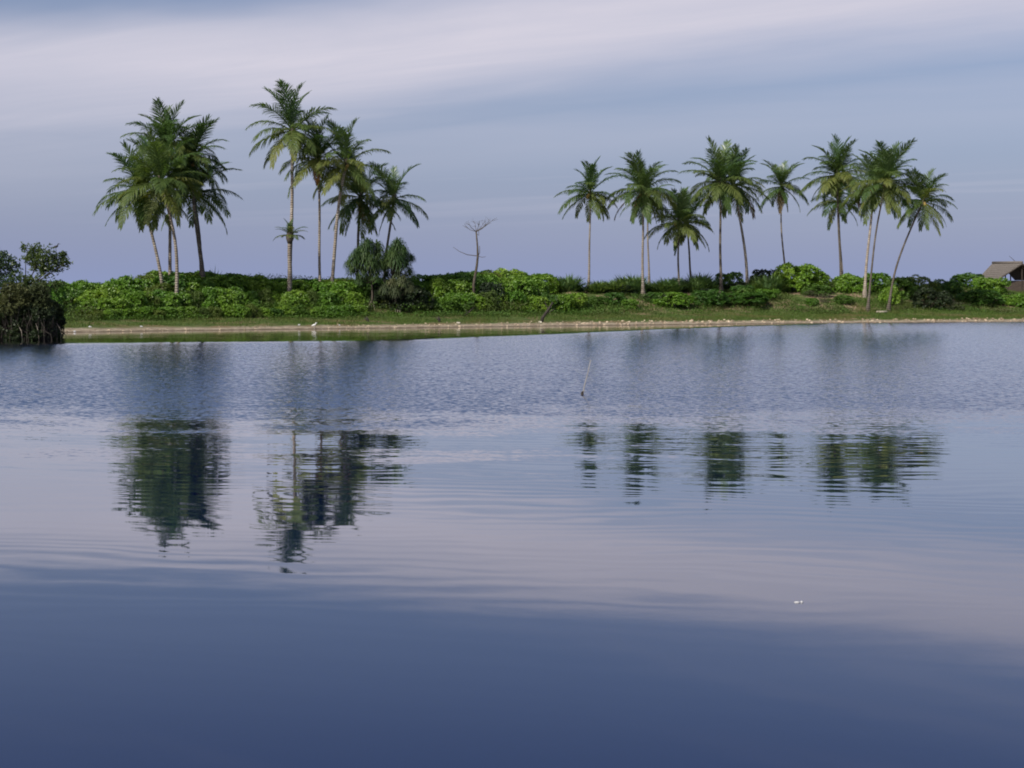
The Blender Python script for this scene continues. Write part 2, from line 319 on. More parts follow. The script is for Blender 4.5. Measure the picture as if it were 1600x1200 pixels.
gx = np.concatenate([np.linspace(-110, -32, 50)[:-1], np.linspace(-32, 48, 400)[:-1], np.linspace(48, 140, 50)])
gs = np.concatenate([np.linspace(-30, -3, 12)[:-1], np.linspace(-3, 26, 150)[:-1], np.linspace(26, 70, 60)[:-1], np.linspace(70, 220, 30)])
XX, SS = np.meshgrid(gx, gs); YY = SS + shore(XX); ZZ = ground(XX, YY)
nx, ny = len(gx), len(gs); ii = np.arange(nx * ny).reshape(ny, nx)
FQ = np.stack([ii[:-1, :-1], ii[:-1, 1:], ii[1:, 1:], ii[1:, :-1]], -1).reshape(-1, 4)
def groundmat():
    m_, n = newmat('dune_ground')
    at_ = n.node('ShaderNodeAttribute', attribute_name='shore_distance'); S = at_.outputs['Fac']
    g = n.node('ShaderNodeNewGeometry'); P = g.outputs['Position']
    a = n.noise(P, 0.45, 5.0, 0.6); b = n.noise(P, 2.5, 5.0, 0.65); d = n.noise(P, 14.0, 3.0, 0.6)
    sand = n.mix(n.step(b, 0.35, 0.7), c4(0.21, 0.17, 0.12), c4(0.37, 0.315, 0.235))
    sand = n.mix(n.step(d, 0.60, 0.72), sand, c4(0.42, 0.38, 0.30))
    sand = n.mix(n.step(d, 0.42, 0.30), sand, c4(0.13, 0.105, 0.075))
    Sw = n.m('MULTIPLY_ADD', n.m('SUBTRACT', b, 0.5), 1.6, S)
    sand = n.mix(n.step(Sw, 0.9, 0.1), sand, c4(0.11, 0.088, 0.062))        # wet edge
    turf = n.mix(n.step(b, 0.3, 0.7), c4(0.036, 0.070, 0.015), c4(0.092, 0.118, 0.036))
    turf = n.mix(n.step(a, 0.48, 0.62), turf, c4(0.15, 0.12, 0.065))
    bare = n.mix(n.step(b, 0.35, 0.65), c4(0.19, 0.125, 0.085), c4(0.33, 0.25, 0.175))
    Sg = n.m('MULTIPLY_ADD', n.m('SUBTRACT', a, 0.5), 2.5, Sw)
    colr = n.mix(n.step(Sg, 1.2, 2.2), sand, turf)
    rawm = n.m('MULTIPLY', n.step(n.m('MULTIPLY_ADD', n.m('SUBTRACT', b, 0.5), 0.25, a), 0.43, 0.53), n.m('MULTIPLY', n.step(S, 8.0, 11.0), n.step(S, 40.0, 24.0)))
    colr = n.mix(n.m('MULTIPLY', rawm, 0.9), colr, bare)
    pb = n.node('ShaderNodeBsdfPrincipled'); n.inp(pb.inputs['Base Color'], colr); pb.inputs['Roughness'].default_value = 0.95; pb.inputs['Specular IOR Level'].default_value = 0.1
    bp = n.node('ShaderNodeBump'); bp.inputs['Strength'].default_value = 0.6; bp.inputs['Distance'].default_value = 0.06; n.l.new(d, bp.inputs['Height']); n.l.new(bp.outputs[0], pb.inputs['Normal'])
    o = n.node('ShaderNodeOutputMaterial'); n.l.new(pb.outputs[0], o.inputs[0]); return m_
M['ground'] = groundmat()
me = mesh_np('ground', np.stack([XX, YY, ZZ], -1).reshape(-1, 3), FQ, M['ground'], True)
at_ = me.attributes.new('shore_distance', 'FLOAT', 'POINT'); at_.data.foreach_set('value', SS.astype(np.float32).ravel())
tag(obj('ground', me), kind='structure')

# ------------------------------------------------------------------ coconut palms
def frond_mesh(name, e0, bend, seed, L=1.0, nl=48, vee=0.15, droop=0.6):
    """unit-length frond growing along +X from the origin, starting at elevation e0 and arching over by bend"""
    r = random.Random(seed); b = MB(); N = 12; p = Vector((0, 0, 0)); pts = [p.copy()]; tang = []
    side = r.uniform(-.45, .45)
    for i in range(N):
        q = (i + .5) / N; a = math.radians(e0 - bend * q ** 1.8); w = side * q
        d = Vector((math.cos(a) * math.cos(w), math.cos(a) * math.sin(w), math.sin(a))); p = p + d * (L / N); pts.append(p.copy()); tang.append(d)
    b.tube(pts, [0.014 * (1 - i / N) + 0.003 for i in range(N + 1)], 4, False)
    for side_ in (-1, 1):
        for k in range(nl):
            q = 0.13 + 0.86 * (k + r.uniform(0, .7)) / nl; f = q * N; i = min(int(f), N - 1); c = pts[i].lerp(pts[i + 1], f - i); T = tang[i]
            S = Vector((0, 0, 1)).cross(T)
            if S.length < .05: S = Vector((0, 1, 0))
            S.normalize(); Nn = T.cross(S)
            a = math.radians(72 - 44 * q + r.uniform(-8, 8)); vv = vee + r.uniform(-.15, .15)
            ln = L * ((0.30 if e0 > -20 else .23) * min(1, 0.45 + 2.2 * (q - .13)) * (1 - 0.62 * max(0, q - .5) / .5)) * r.uniform(.85, 1.1)
            d0 = (T * math.cos(a) + (S * side_ * math.cos(vv) + Nn * math.sin(vv)) * math.sin(a)).normalized()
            dr = droop * r.uniform(.7, 1.3)
            d1 = (d0 + Vector((0, 0, -1)) * dr).normalized(); d2 = (d0 + Vector((0, 0, -1)) * dr * 2.4).normalized()
            wd = (T - d0 * T.dot(d0)).normalized() * (0.0083 * L * r.uniform(.8, 1.15)); wd = (wd + Nn * r.uniform(-.4, .4) * wd.length)
            m1 = c + d0 * ln * .4; m2 = m1 + d1 * ln * .35; e = m2 + d2 * ln * .3
            n0 = len(b.v); b.v += [c - wd * .5, c + wd * .5, m1 - wd, m1 + wd, m2 - wd * .75, m2 + wd * .75, e]
            b.f += [(n0, n0 + 1, n0 + 3, n0 + 2), (n0 + 2, n0 + 3, n0 + 5, n0 + 4), (n0 + 4, n0 + 5, n0 + 6)]
    return b.mesh(name, M['frond'])
FR = {}
for ci, (e0, bend, vee, dr) in enumerate(((84, 34, .3, .12), (68, 50, .3, .2), (50, 62, .2, .3), (32, 66, .1, .42), (14, 62, .05, .5), (-8, 52, .0, .5), (-32, 40, .05, .45), (-58, 22, .1, .3))):
    FR[ci] = [frond_mesh('frond_mesh', e0 + R.uniform(-5, 5), bend * R.uniform(.85, 1.15), 100 * ci + k, vee=vee, droop=dr) for k in range(3)]
SPEAR = frond_mesh('spear_mesh', 88, 8, 999, nl=30, vee=1.1, droop=0.0)
nut = MB().lump((0, 0, 0), (.11, .11, .14), 3, 8, 6, .04).mesh('coconut_mesh', M['coconut'], True)
def palm(label, base, top_px, top_py, D_top, size, n, group, seed, curve=0.0, r0=.17, r1=.10, dead=0, bark='bark', olive=.35, lo=-50, nuts=5):
    size *= 1.0 if group == G3 else .95; n += 7; q_ = .66 if group == G3 else .78; r0 *= q_; r1 *= q_
    r = random.Random(seed)
    top = at(top_px, top_py, D_top)
    base = Vector(base); root = empty('coconut_palm', base, label, 'palm', group)
    b = MB(); Nn = 26; pts, rad = [], []
    h = top - base; sidev = Vector((h.x, h.y, 0)); sidev = sidev.normalized() if sidev.length > .2 else Vector((1, 0, 0))
    ph = r.uniform(0, 6)
    for i in range(Nn + 1):
        q = i / Nn
        off = sidev * (curve * math.sin(math.pi * q) * h.length) + Vector((math.sin(q * 5 + ph), math.cos(q * 4 + ph), 0)) * (.05 * math.sin(math.pi * q))
        pts.append(h * q + off - Vector((0, 0, .3 if i == 0 else 0)))
        rad.append((r0 + (r1 - r0) * q ** .8 + .13 * math.exp(-q * 16)) * (1 + (.05 if i % 2 else -.03)))
    b.tube(pts, rad, 9); obj('trunk', b.mesh('trunk', M[bark], True), root)
    # the fibrous heart where the leaf bases clasp the stem
    hb = MB(); ax = (pts[-1] - pts[-2]).normalized()
    hb.tube([pts[-1] - ax * .35, pts[-1], pts[-1] + ax * .35, pts[-1] + ax * .6], [r1 * 1.1, r1 * 2.1, r1 * 1.7, r1 * .6], 8)
    obj('leaf_base', hb.mesh('leaf_base', M['dry_twig'], True), root)
    hp = pts[-1] + ax * .15; a0 = r.uniform(0, 360)
    def put(me_, az, sc_, mat_, roll=0.0):
        o = obj('frond', me_, root, hp, Euler((roll, 0, math.radians(az)), 'XYZ'), size * sc_)
        if mat_ is not M['frond']: o.material_slots[0].link = 'OBJECT'; o.material_slots[0].material = mat_
        return o
    put(SPEAR, a0, .62, M['frond_young'])
    for k in range(n):
        q = (k + .5) / n; e = 86 - (86 - lo) * q ** 1.0 + r.uniform(-9, 9)
        ci = min(range(8), key=lambda c: abs((84, 68, 50, 32, 14, -8, -32, -62)[c] - e))
        mt = M['frond']
        if q > .45 and r.random() < olive * (0.6 + q): mt = M['frond_olive']
        elif q < .3 and r.random() < .5: mt = M['frond_young']
        if q > .8 and r.random() < .06: mt = M['frond_dry']
        put(r.choice(FR[ci]), a0 + k * 137.5 + r.uniform(-14, 14), r.uniform(.86, 1.1) * (.96, 1.0, 1.0, .95, .95, 1, .98, .9)[ci], mt, r.uniform(-.25, .25))
    for k in range(dead):
        put(r.choice(FR[7]), -90 + r.uniform(-70, 70), .62, M['frond_dead'])
    for k in range(nuts):
        a = r.uniform(0, 6.28); q = r.uniform(.2, .32)
        obj('coconut', nut, root, hp + Vector((math.cos(a) * q, math.sin(a) * q, r.uniform(-.45, -.1))), (r.uniform(-.5, .5), r.uniform(-.5, .5), 0), r.uniform(.85, 1.15))
    return root
G1, G2, G3 = 'coconut palms of the left cluster', 'coconut palms of the middle cluster', 'coconut palms in the row on the right'
# label, base column, metres behind the shore, heart pixel, depth offset of the heart, size, fronds, group, ...
PALMS = [
 ('lowest leftmost palm of the left cluster, with a thin trunk', 256, 13, 222, 306, 0, 3.5, 24, G1, dict(curve=-.03, r0=.14, olive=.5)),
 ('foremost palm of the left cluster, its curved trunk starting low on the green slope', 275, 10, 252, 288, 0, 3.5, 26, G1, dict(curve=-.05, r0=.15, olive=.8)),
 ('tallest palm of the left cluster, its pointed crown above all the others there', 267, 15, 262, 231, 1, 3.2, 34, G1, dict(r0=.15, olive=.3, lo=-68)),
 ('tall dark palm on the right of the left cluster, with the thicker trunk', 322, 14, 299, 254, 1, 3.1, 32, G1, dict(bark='bark_dark', lo=-65, curve=.02, r0=.20, r1=.12, olive=.12)),
 ('lower dark palm on the right of the left cluster, one long frond reaching right', 316, 16, 304, 304, 2, 3.4, 18, G1, dict(bark='bark_dark', curve=-.04, r0=.14, olive=.05)),
 ('tallest palm of all, with drooping crown on a long pale trunk', 452, 13, 457, 208, 0, 3.5, 18, G2, dict(bark='bark_pale', r0=.19, r1=.10, olive=.75, lo=-55)),
 ('straight thin yellowing palm with a dead orange frond beside the tallest palm', 501, 13, 497, 252, 0, 3.2, 18, G2, dict(r0=.12, r1=.09, olive=.95, dead=1)),
 ('pale palm leaning right with spreading olive crown in the middle cluster', 517, 13, 540, 258, -1, 3.3, 14, G2, dict(bark='bark_pale', curve=-.03, r0=.15, r1=.12, olive=.7)),
 ('dark palm with a hanging dead orange frond, behind the screw pines', 556, 15, 563, 312, 1, 3.3, 22, G2, dict(bark='bark_dark', r0=.14, olive=.15, dead=3, lo=-60)),
 ('rightmost palm of the middle cluster, short star shaped crown above the screw pines', 600, 14, 615, 314, 0, 2.9, 13, G2, dict(bark='bark_dark', curve=-.02, r0=.12, olive=.25, lo=-60)),
 ('small leftmost palm of the right row, straight thin trunk and star shaped crown', 919, 17, 922, 305, 0, 2.7, 22, G3, dict(curve=.01, r0=.13, r1=.08, olive=.4, lo=-55)),
 ('full crowned palm, second in the right row, with a brown frond below the crown', 1005, 14.5, 1004, 300, 0, 3.2, 27, G3, dict(r0=.16, r1=.10, olive=.45, dead=1, lo=-60)),
 ('slender palm half hidden behind the second palm of the right row', 1014, 24, 1012, 312, 0, 2.6, 12, G3, dict(r0=.12, r1=.09, olive=.3)),
 ('shortest palm of the right row, wide low arching fronds', 1061, 15.5, 1060, 350, 0, 2.9, 18, G3, dict(bark='bark_dark', r0=.13, r1=.09, olive=.8, lo=-40)),
 ('short palm leaning left beside the shortest palm of the right row', 1082, 17, 1074, 352, 1, 2.7, 16, G3, dict(bark='bark_dark', curve=.03, r0=.14, r1=.09, olive=.5)),
 ('straight dark trunked palm with a tall full crown in the right row', 1127, 15, 1125, 288, 0, 3.4, 27, G3, dict(bark='bark_dark', r0=.17, r1=.11, olive=.45)),
 ('palm with a pale trunk leaning left, its crown merged with the dark trunked one', 1168, 17, 1147, 292, 1, 3.3, 24, G3, dict(bark='bark_pale', curve=-.03, r0=.19, r1=.12, olive=.55)),
 ('small crowned palm standing alone between the two full groups of the right row', 1229, 23, 1221, 294, 0, 2.7, 20, G3, dict(curve=.02, r0=.13, r1=.08, olive=.4, lo=-55)),
 ('tall full palm with straight trunk, left of the trio at the right', 1314, 20, 1308, 276, 0, 3.4, 28, G3, dict(bark='bark_dark', r0=.16, r1=.10, olive=.45)),
 ('low crowned palm tucked behind the trunk of the tall full palm at the right', 1317, 26, 1310, 318, 0, 2.9, 14, G3, dict(r0=.12, r1=.09, olive=.35)),
 ('thick pale trunked palm leaning right in the dense pair at the right', 1351, 14, 1366, 296, 1, 3.3, 24, G3, dict(bark='bark_pale', curve=-.02, r0=.18, r1=.12, olive=.5)),
 ('palm with a thin trunk rooted low near the beach, crown top of the dense pair', 1356, 8.5, 1384, 287, 1, 3.5, 26, G3, dict(bark='bark_dark', curve=-.03, r0=.12, r1=.09, olive=.5)),
 ('rightmost palm, strongly leaning right with star shaped crown', 1388, 8.5, 1441, 318, 0, 3.0, 20, G3, dict(bark='bark_dark', curve=-.05, r0=.14, r1=.09, olive=.45, lo=-55)),
]
for i, (lab, bpx, s, tx, ty, dd, size, n, grp, kw) in enumerate(PALMS):
    bp_ = on(bpx, s); palm(lab, bp_, tx, ty, bp_.y + dd, size, n, grp, 700 + i, **kw)
bp_ = on(451, 12.2); palm('young palm with a few short fronds in front of the tallest trunk', bp_, 453, 372, bp_.y, 1.25, 9, G2, 771, r0=.20, r1=.16, olive=.6, lo=0, nuts=0)

# ------------------------------------------------------------------ shrubs
def shrub_mesh(name, seed, nros, mat, w=1.15, h=1.25, leaf=.17, wide=.40, nleaf=7, core=.62, up=.55):
    g = np.random.default_rng(seed); r = random.Random(seed)
    lumps = [(Vector((math.cos(a), math.sin(a), 0)) * r.uniform(.2, .75) * w + Vector((0, 0, r.uniform(.25, .8) * h)), r.uniform(.30, .58)) for a in [r.uniform(0, 6.28) for _ in range(13)]]
    lumps += [(Vector((math.cos(a), math.sin(a), 0)) * r.uniform(.45, .8) * w + Vector((0, 0, r.uniform(.10, .28) * h)), r.uniform(.28, .42)) for a in [k * .9 + r.uniform(0, .5) for k in range(7)]]
    lumps.append((Vector((0, 0, h * .55)), .6))
    V, F = [], []
    tot = sum(q[1] ** 2 for q in lumps)
    for c, rad in lumps:
        for _ in range(int(nros * rad ** 2 / tot)):
            d = Vector(g.normal(size=3)); d.normalize()
            if d.z < -.45: d.z = -d.z
            p = c + d * rad * r.uniform(core, 1.0) ** .6
            if p.z < 0.02: p.z = r.uniform(.02, .3)
            if any((p - c2).length < r2 * .7 for c2, r2 in lumps): continue
            ax = (d + Vector((0, 0, up)) + Vector(g.normal(size=3)) * .25).normalized(); t1 = ax.orthogonal().normalized(); t2 = ax.cross(t1)
            a0 = r.uniform(0, 6.28); ls = leaf * r.uniform(.7, 1.25)
            for k in range(nleaf):
                a = a0 + k * 2.4; tilt = r.uniform(.15, 1.1)
                ld = ((t1 * math.cos(a) + t2 * math.sin(a)) * math.cos(tilt) + ax * math.sin(tilt)).normalized()
                sd = ld.cross(ax); sd = sd.normalized() if sd.length > .01 else t1
                l_ = ls * r.uniform(.75, 1.2); i0 = len(V)
                V += [p, p + ld * l_ * .62 + sd * l_ * wide * .5 + ax * l_ * .06, p + ld * l_ - ax * l_ * .12, p + ld * l_ * .62 - sd * l_ * wide * .5 + ax * l_ * .06]
                F.append((i0, i0 + 1, i0 + 2, i0 + 3))
    return mesh(name, V, F, mat)
def branch_mesh(name, seed, mat, w=1.0, h=1.0, n=9, r0=.03):
    r = random.Random(seed); b = MB()
    for k in range(n):
        a = r.uniform(0, 6.28); q = r.uniform(.25, .8) * w; e = Vector((math.cos(a) * q, math.sin(a) * q, r.uniform(.45, .95) * h)); m_ = e * .5 + Vector((r.uniform(-.12, .12), r.uniform(-.12, .12), .08))
        b.tube([(0, 0, -.1), m_, e], [r0, r0 * .7, r0 * .3], 5)
    return b.mesh(name, mat)
SV = {k: [shrub_mesh('foliage_' + k, 40 + 10 * j + 200 * q, nr, M[mt], **kw) for j in range(nv)]
      for q, (k, mt, nr, nv, kw) in enumerate((('green', 'shrub', 1350, 6, {}), ('deep', 'shrub_deep', 1200, 3, {}), ('dark', 'shrub_dark', 1100, 3, dict(leaf=.14, wide=.45)),
                                               ('grey', 'shrub_grey', 520, 2, dict(leaf=.12, wide=.3)), ('olive', 'shrub_olive', 1500, 3, dict(leaf=.11, wide=.34, up=1.1))))}
BV = [branch_mesh('branches', 300 + k, M['dry_twig']) for k in range(3)]
def shrub(kind, p, w, h, label, group=None, seed=0):
    r = random.Random(seed * 13 + 7)
    o = empty('shrub', (p.x, p.y, p.z - .05), label, 'shrub', group)
    rot = r.uniform(0, 6.28)
    obj('foliage', r.choice(SV[kind]), o, (0, 0, 0), (0, 0, rot), (w * .5 / 1.15, w * .5 / 1.15, h / 1.3))
    obj('branches', r.choice(BV), o, (0, 0, 0), (0, 0, rot), (w * .45, w * .45, h * .8))
    return o
def tops(px, pts): return float(np.interp(px, [q[0] for q in pts], [q[1] for q in pts]))
# upper outline of the thicket on the left half of the photograph
TOP = [(-60, 452), (60, 448), (110, 443), (150, 449), (185, 445), (215, 433), (300, 430), (345, 428), (400, 434), (455, 438), (540, 436), (600, 438), (660, 446), (675, 436), (740, 424), (800, 428), (850, 432)]
sd = 0; R.seed(77)
ORD = ['first', 'second', 'third', 'fourth', 'fifth', 'sixth', 'seventh', 'eighth', 'ninth', 'tenth', 'eleventh', 'twelfth', 'thirteenth', 'fourteenth', 'fifteenth', 'sixteenth', 'seventeenth', 'eighteenth', 'nineteenth', 'twentieth', 'twenty-first', 'twenty-second', 'twenty-third', 'twenty-fourth', 'twenty-fifth', 'twenty-sixth']
def row(kind, x0, x1, step, s0, s1, frac, wpx, where, group, hmin=.45):
    """a run of shrubs: frac 1 reaches the outline, less stays lower on the slope"""
    global sd
    x = x0; i = 0
    while x < x1:
        s = R.uniform(s0, s1); p = on(x, s); sc_ = FPX / p.y
        zt = at(x, tops(x, TOP), p.y).z; h = max(hmin, (zt - p.z) * frac * R.uniform(.88, 1.08))
        w = wpx / sc_ * R.uniform(.8, 1.25); k_ = R.choice((kind,) * 9 + ('deep', 'olive', 'olive'))
        shrub(k_, p, w, h * 1.02, '%s shrub, %s from the left in the %s' % ({'green': 'green', 'deep': 'darker green', 'olive': 'olive green'}[k_], ORD[i], where), group, sd); sd += 1; x += step * R.uniform(.75, 1.25); i += 1
GA, GB, GC = 'thicket shrubs under the left palms', 'thicket shrubs under the middle palms', 'thicket shrubs around the bare tree'
row('green', 118, 345, 19, 16, 19, 1.0, 62, 'back row of the left palm thicket', GA)
row('green', 132, 345, 19, 12.5, 15, .86, 58, 'middle row of the left palm thicket', GA)
row('green', 140, 345, 18, 9.8, 11.4, .55, 46, 'front row of the left palm thicket', GA)
row('green', 150, 345, 17, 8.0, 9.0, .26, 34, 'low fringe of the left palm thicket', GA)
row('green', 350, 665, 20, 16, 19, 1.0, 62, 'back row of the middle palm thicket', GB)
row('green', 350, 665, 20, 12.5, 15, .86, 58, 'middle row of the middle palm thicket', GB)
row('green', 355, 560, 19, 9.8, 11.4, .58, 46, 'front row of the middle palm thicket', GB)
row('green', 360, 560, 18, 8.0, 9.0, .28, 34, 'low fringe of the middle palm thicket', GB)
row('green', 675, 850, 20, 16, 19, 1.0, 62, 'back row around the bare tree', GC)
row('green', 690, 840, 21, 12.5, 14.5, .78, 54, 'middle row around the bare tree', GC)
row('green', 695, 900, 19, 9.8, 11.4, .45, 44, 'front row around the bare tree', GC)
row('green', 20, 120, 28, 13, 18, 1.0, 62, 'group behind the dark mangrove', 'shrubs behind the mangrove')
SINGLE = [  # kind, column, metres in, width px, top row, label
 ('dark', 634, 10.5, 78, 452, 'large shrub coloured dark for the shade right of the screw pines'),  # shade beside the screw pines is put into its dark leaf colour
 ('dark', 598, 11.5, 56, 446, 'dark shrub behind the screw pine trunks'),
 ('deep', 690, 10.5, 50, 468, 'green shrub between the dark shrub and the bare tree'),
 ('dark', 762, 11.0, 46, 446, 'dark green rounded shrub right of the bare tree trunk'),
 ('deep', 735, 10.2, 30, 470, 'small shrub at the foot of the bare tree'),
 ('green', 984, 10.5, 28, 468, 'small bright round shrub low on the slope left of the bare soil'),
 ('green', 1050, 11.0, 62, 459, 'wide bright shrub on the slope right of the bare soil patch'),
 ('deep', 1105, 11.5, 60, 455, 'deep green shrub on the slope below the dark trunked palm'),
 ('deep', 1160, 11.5, 80, 458, 'wide deep green shrub spreading low on the right slope'),
 ('green', 1250, 16, 78, 419, 'tall bright shrub on the crest below the lone small palm'),
 ('green', 1215, 17, 40, 430, 'bright shrub on the crest left of the tall bright one'),
 ('olive', 1285, 18, 48, 428, 'olive shrub on the crest left of the straight trunk'),
 ('green', 1325, 17, 60, 427, 'bright shrub on the crest at the straight trunk'),
 ('green', 1370, 16, 56, 430, 'bright shrub behind the two leaning trunks'),
 ('deep', 1408, 14, 50, 433, 'deep green shrub behind the rightmost palm trunk'),
 ('olive', 1445, 14, 60, 434, 'olive shrub right of the rightmost palm trunk'),
 ('deep', 1480, 16, 50, 440, 'green shrub between the rightmost palm and the hut'),
 ('deep', 1515, 20, 62, 430, 'deep green shrub left of the thatched hut'),
 ('green', 1545, 17, 54, 436, 'bright shrub in front of the thatched hut corner'),
 ('green', 1268, 10.5, 20, 466, 'small green shrub on the eroded sand'),
 ('deep', 1318, 10.8, 32, 462, 'small green shrub on the slope right of the eroded sand'),
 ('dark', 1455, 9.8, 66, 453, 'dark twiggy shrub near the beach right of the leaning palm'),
 ('grey', 1485, 9.6, 60, 470, 'low grey shrub at the foot of the dark twiggy one'),
 ('dark', 978, 15.5, 46, 446, 'dark shrub left of the second palm of the right row'),
 ('dark', 1150, 16.5, 46, 442, 'dark shrub between the dark trunk and the pale leaning trunk'),
 ('deep', 1140, 18, 44, 428, 'green shrub on the crest behind the dark trunked palm'),
 ('dark', 1187, 19, 50, 424, 'dark shrub on the crest right of the pale leaning trunk'),
 ('deep', 858, 10.2, 34, 462, 'leafy shrub growing over the leaning stump'),
 ('grey', 815, 13.5, 60, 436, 'dry olive shrub on the mound right of the bare tree'),
 ('green', 1390, 11.5, 34, 450, 'small bright shrub between the leaning trunks'),
 ('deep', 1530, 12.5, 70, 452, 'low green shrub on the slope below the hut'),
 ('green', 1590, 12.0, 60, 458, 'low bright shrub at the right edge below the hut'),
]
for kind, px, s, wpx, top, lab in SINGLE:
    p = on(px, s); zt = at(px, top, p.y).z; shrub(kind, p, wpx * p.y / FPX, max(.35, zt - p.z), lab, None, sd); sd += 1

xs = sorted(R.uniform(905, 1590) for _ in range(17))
for i, x in enumerate(xs):
    p = on(x, R.uniform(10.5, 15.5)); wd = R.uniform(18, 42) * p.y / FPX; kd = R.choice(('deep', 'dark', 'grey', 'green', 'deep'))
    shrub(kd, p, wd, wd * R.uniform(.3, .5), 'low %s plant clump, %s from the left along the right slope' % ({'deep': 'green', 'dark': 'dark', 'grey': 'greyish', 'green': 'bright green'}[kd], ORD[i]), 'low clumps on the right slope', sd); sd += 1

# ------------------------------------------------------------------ tufts of long leaves on the crest of the right half
def tuft_mesh(name, seed, n=150, mat=None):
    r = random.Random(seed); V, F = [], []
    for k in range(n):
        a = r.uniform(0, 6.28); q = r.uniform(0, .3); c = Vector((math.cos(a) * q, math.sin(a) * q, -.05)); a2 = a + r.uniform(-.7, .7); sp_ = r.uniform(.05, 1.5) ** 1.2
        d = Vector((math.cos(a2) * sp_, math.sin(a2) * sp_, 1)).normalized(); l_ = r.uniform(.6, 1.0) * (1 - .15 * sp_); s_v = Vector((-math.sin(a2 + r.uniform(-1, 1)), math.cos(a2), 0)) * .032
        m_ = c + d * l_ * .6; e = m_ + (d + Vector((math.cos(a2), math.sin(a2), -.9)) * .6 * r.uniform(.3, 1.3)).normalized() * l_ * .45
        i0 = len(V); V += [c - s_v, c + s_v, m_ + s_v, m_ - s_v, e]; F += [(i0, i0 + 1, i0 + 2, i0 + 3), (i0 + 3, i0 + 2, i0 + 4)]
    return mesh(name, V, F, mat or M['tuft'])
TV = [tuft_mesh('tuft', 900 + k, 300) for k in range(5)]
def tuft(px, s, wpx, top, label, group, k):
    p = on(px, s); zt = at(px, top, p.y).z; h = max(.4, zt - p.z); w = wpx * p.y / FPX
    o = obj('tall_grass_tuft', TV[k % 5], None, p, (0, 0, k * 1.7), (w, w, h)); tag(o, label, 'grass tuft', group)
k = 0
for x0, x1, tp, n_, lab in ((848, 912, 418, 10, 'crest left of the leftmost row palm'), (930, 996, 420, 11, 'crest between the first two row palms'), (1018, 1074, 426, 8, 'crest behind the short palms'),
                            (1086, 1124, 420, 7, 'crest left of the dark trunk'), (1170, 1214, 422, 7, 'crest right of the pale leaning trunk'), (798, 842, 426, 4, 'mound right of the bare tree'), (112, 142, 440, 3, 'crest right of the mangrove')):
    mid = [R.uniform(x0, x1) for _ in range(2)]
    for i, x in enumerate(sorted(R.uniform(x0, x1) for _ in range(n_))):
        near_ = min(abs(x - q) for q in mid)
        tuft(x, R.uniform(15.5, 20), R.uniform(30, 50), tp + min(14, near_ * .7) + R.uniform(-3, 3), 'long leaved tuft, %s from the left on the %s' % (ORD[i], lab), 'long leaved tufts on the crest', k); k += 1
tuft(335, 15, 22, 408, 'small spiky sapling poking above the thicket right of the left palms', None, k)

# ------------------------------------------------------------------ screw pines
def rosette(name, seed, mat, n=110):
    r = random.Random(seed); V, F = [], []
    for k in range(n):
        a = k * 2.4; e = math.radians(85 - 110 * (k / n) + r.uniform(-10, 10)); d = Vector((math.cos(a) * math.cos(e), math.sin(a) * math.cos(e), math.sin(e)))
        sv = Vector((-math.sin(a), math.cos(a), 0)) * .040; l_ = r.uniform(.8, 1.1)
        m_ = d * l_ * .5; e_ = m_ + (d + Vector((0, 0, -1)) * r.uniform(.5, 1.1)).normalized() * l_ * .3; f_ = e_ + Vector((d.x * .25, d.y * .25, -1)).normalized() * l_ * .32
        i0 = len(V); V += [-sv, sv, m_ + sv, m_ - sv, e_ + sv * .8, e_ - sv * .8, f_]; F += [(i0, i0 + 1, i0 + 2, i0 + 3), (i0 + 3, i0 + 2, i0 + 4, i0 + 5), (i0 + 5, i0 + 4, i0 + 6)]
    return mesh(name, V, F, mat)
RV = [rosette('rosette', 50 + k, M['pandan']) for k in range(3)]
def screw_pine(label, px, s, heads, grey=False, seed=0, trunk_px=None):
    r = random.Random(seed); p = on(px, s); root = empty('screw_pine', p, label, 'screw pine', 'screw pines')
    fork = at(*trunk_px, p.y) - p; b = MB(); b.tube([(0, 0, -.2), fork * .5 + Vector((.06, 0, 0)), fork], [.085, .07, .06], 7); obj('trunk', b.mesh('trunk', M['dry_twig'], True), root)
    for k in range(6):
        a = k * 1.05 + r.uniform(0, .5); z = r.uniform(.25, .6); rb = MB(); q = r.uniform(.15, .3)
        rb.tube([(0, 0, z), (math.cos(a) * q * .6, math.sin(a) * q * .6, z * .55), (math.cos(a) * q, math.sin(a) * q, -.15)], [.03, .026, .022], 5); obj('prop_root', rb.mesh('prop_root', M['pale_wood']), root)
    for hx, hy, dd, size in heads:
        e = at(hx, hy, p.y + dd) - p; bb = MB(); m_ = fork.lerp(e, .5) + Vector((0, 0, -.12)); bb.tube([fork - Vector((0, 0, .05)), m_, e], [.045, .04, .04], 6); obj('branch', bb.mesh('branch', M['dry_twig'], True), root)
        o = obj('leaf_head', r.choice(RV), root, e, (r.uniform(-.2, .2), r.uniform(-.2, .2), r.uniform(0, 6)), size * 1.12 * r.uniform(.92, 1.08))
        if grey: o.material_slots[0].link = 'OBJECT'; o.material_slots[0].material = M['pandan_grey']
screw_pine('left screw pine with a dense rounded dark green head of drooping leaves', 581, 10.8,
           [(572, 392, 0, .85), (556, 412, -.3, .75), (590, 404, .1, .8), (572, 408, -.7, .8), (560, 398, .5, .7), (585, 420, -.5, .72), (551, 424, .2, .62), (568, 428, -.4, .66), (590, 388, .6, .7), (603, 408, .8, .6), (574, 384, -.3, .7), (580, 412, -.9, .7), (556, 404, -.7, .65), (594, 416, -.4, .6), (562, 438, -.2, .5), (588, 434, -.6, .5), (545, 414, .3, .5)], seed=1, trunk_px=(580, 440))
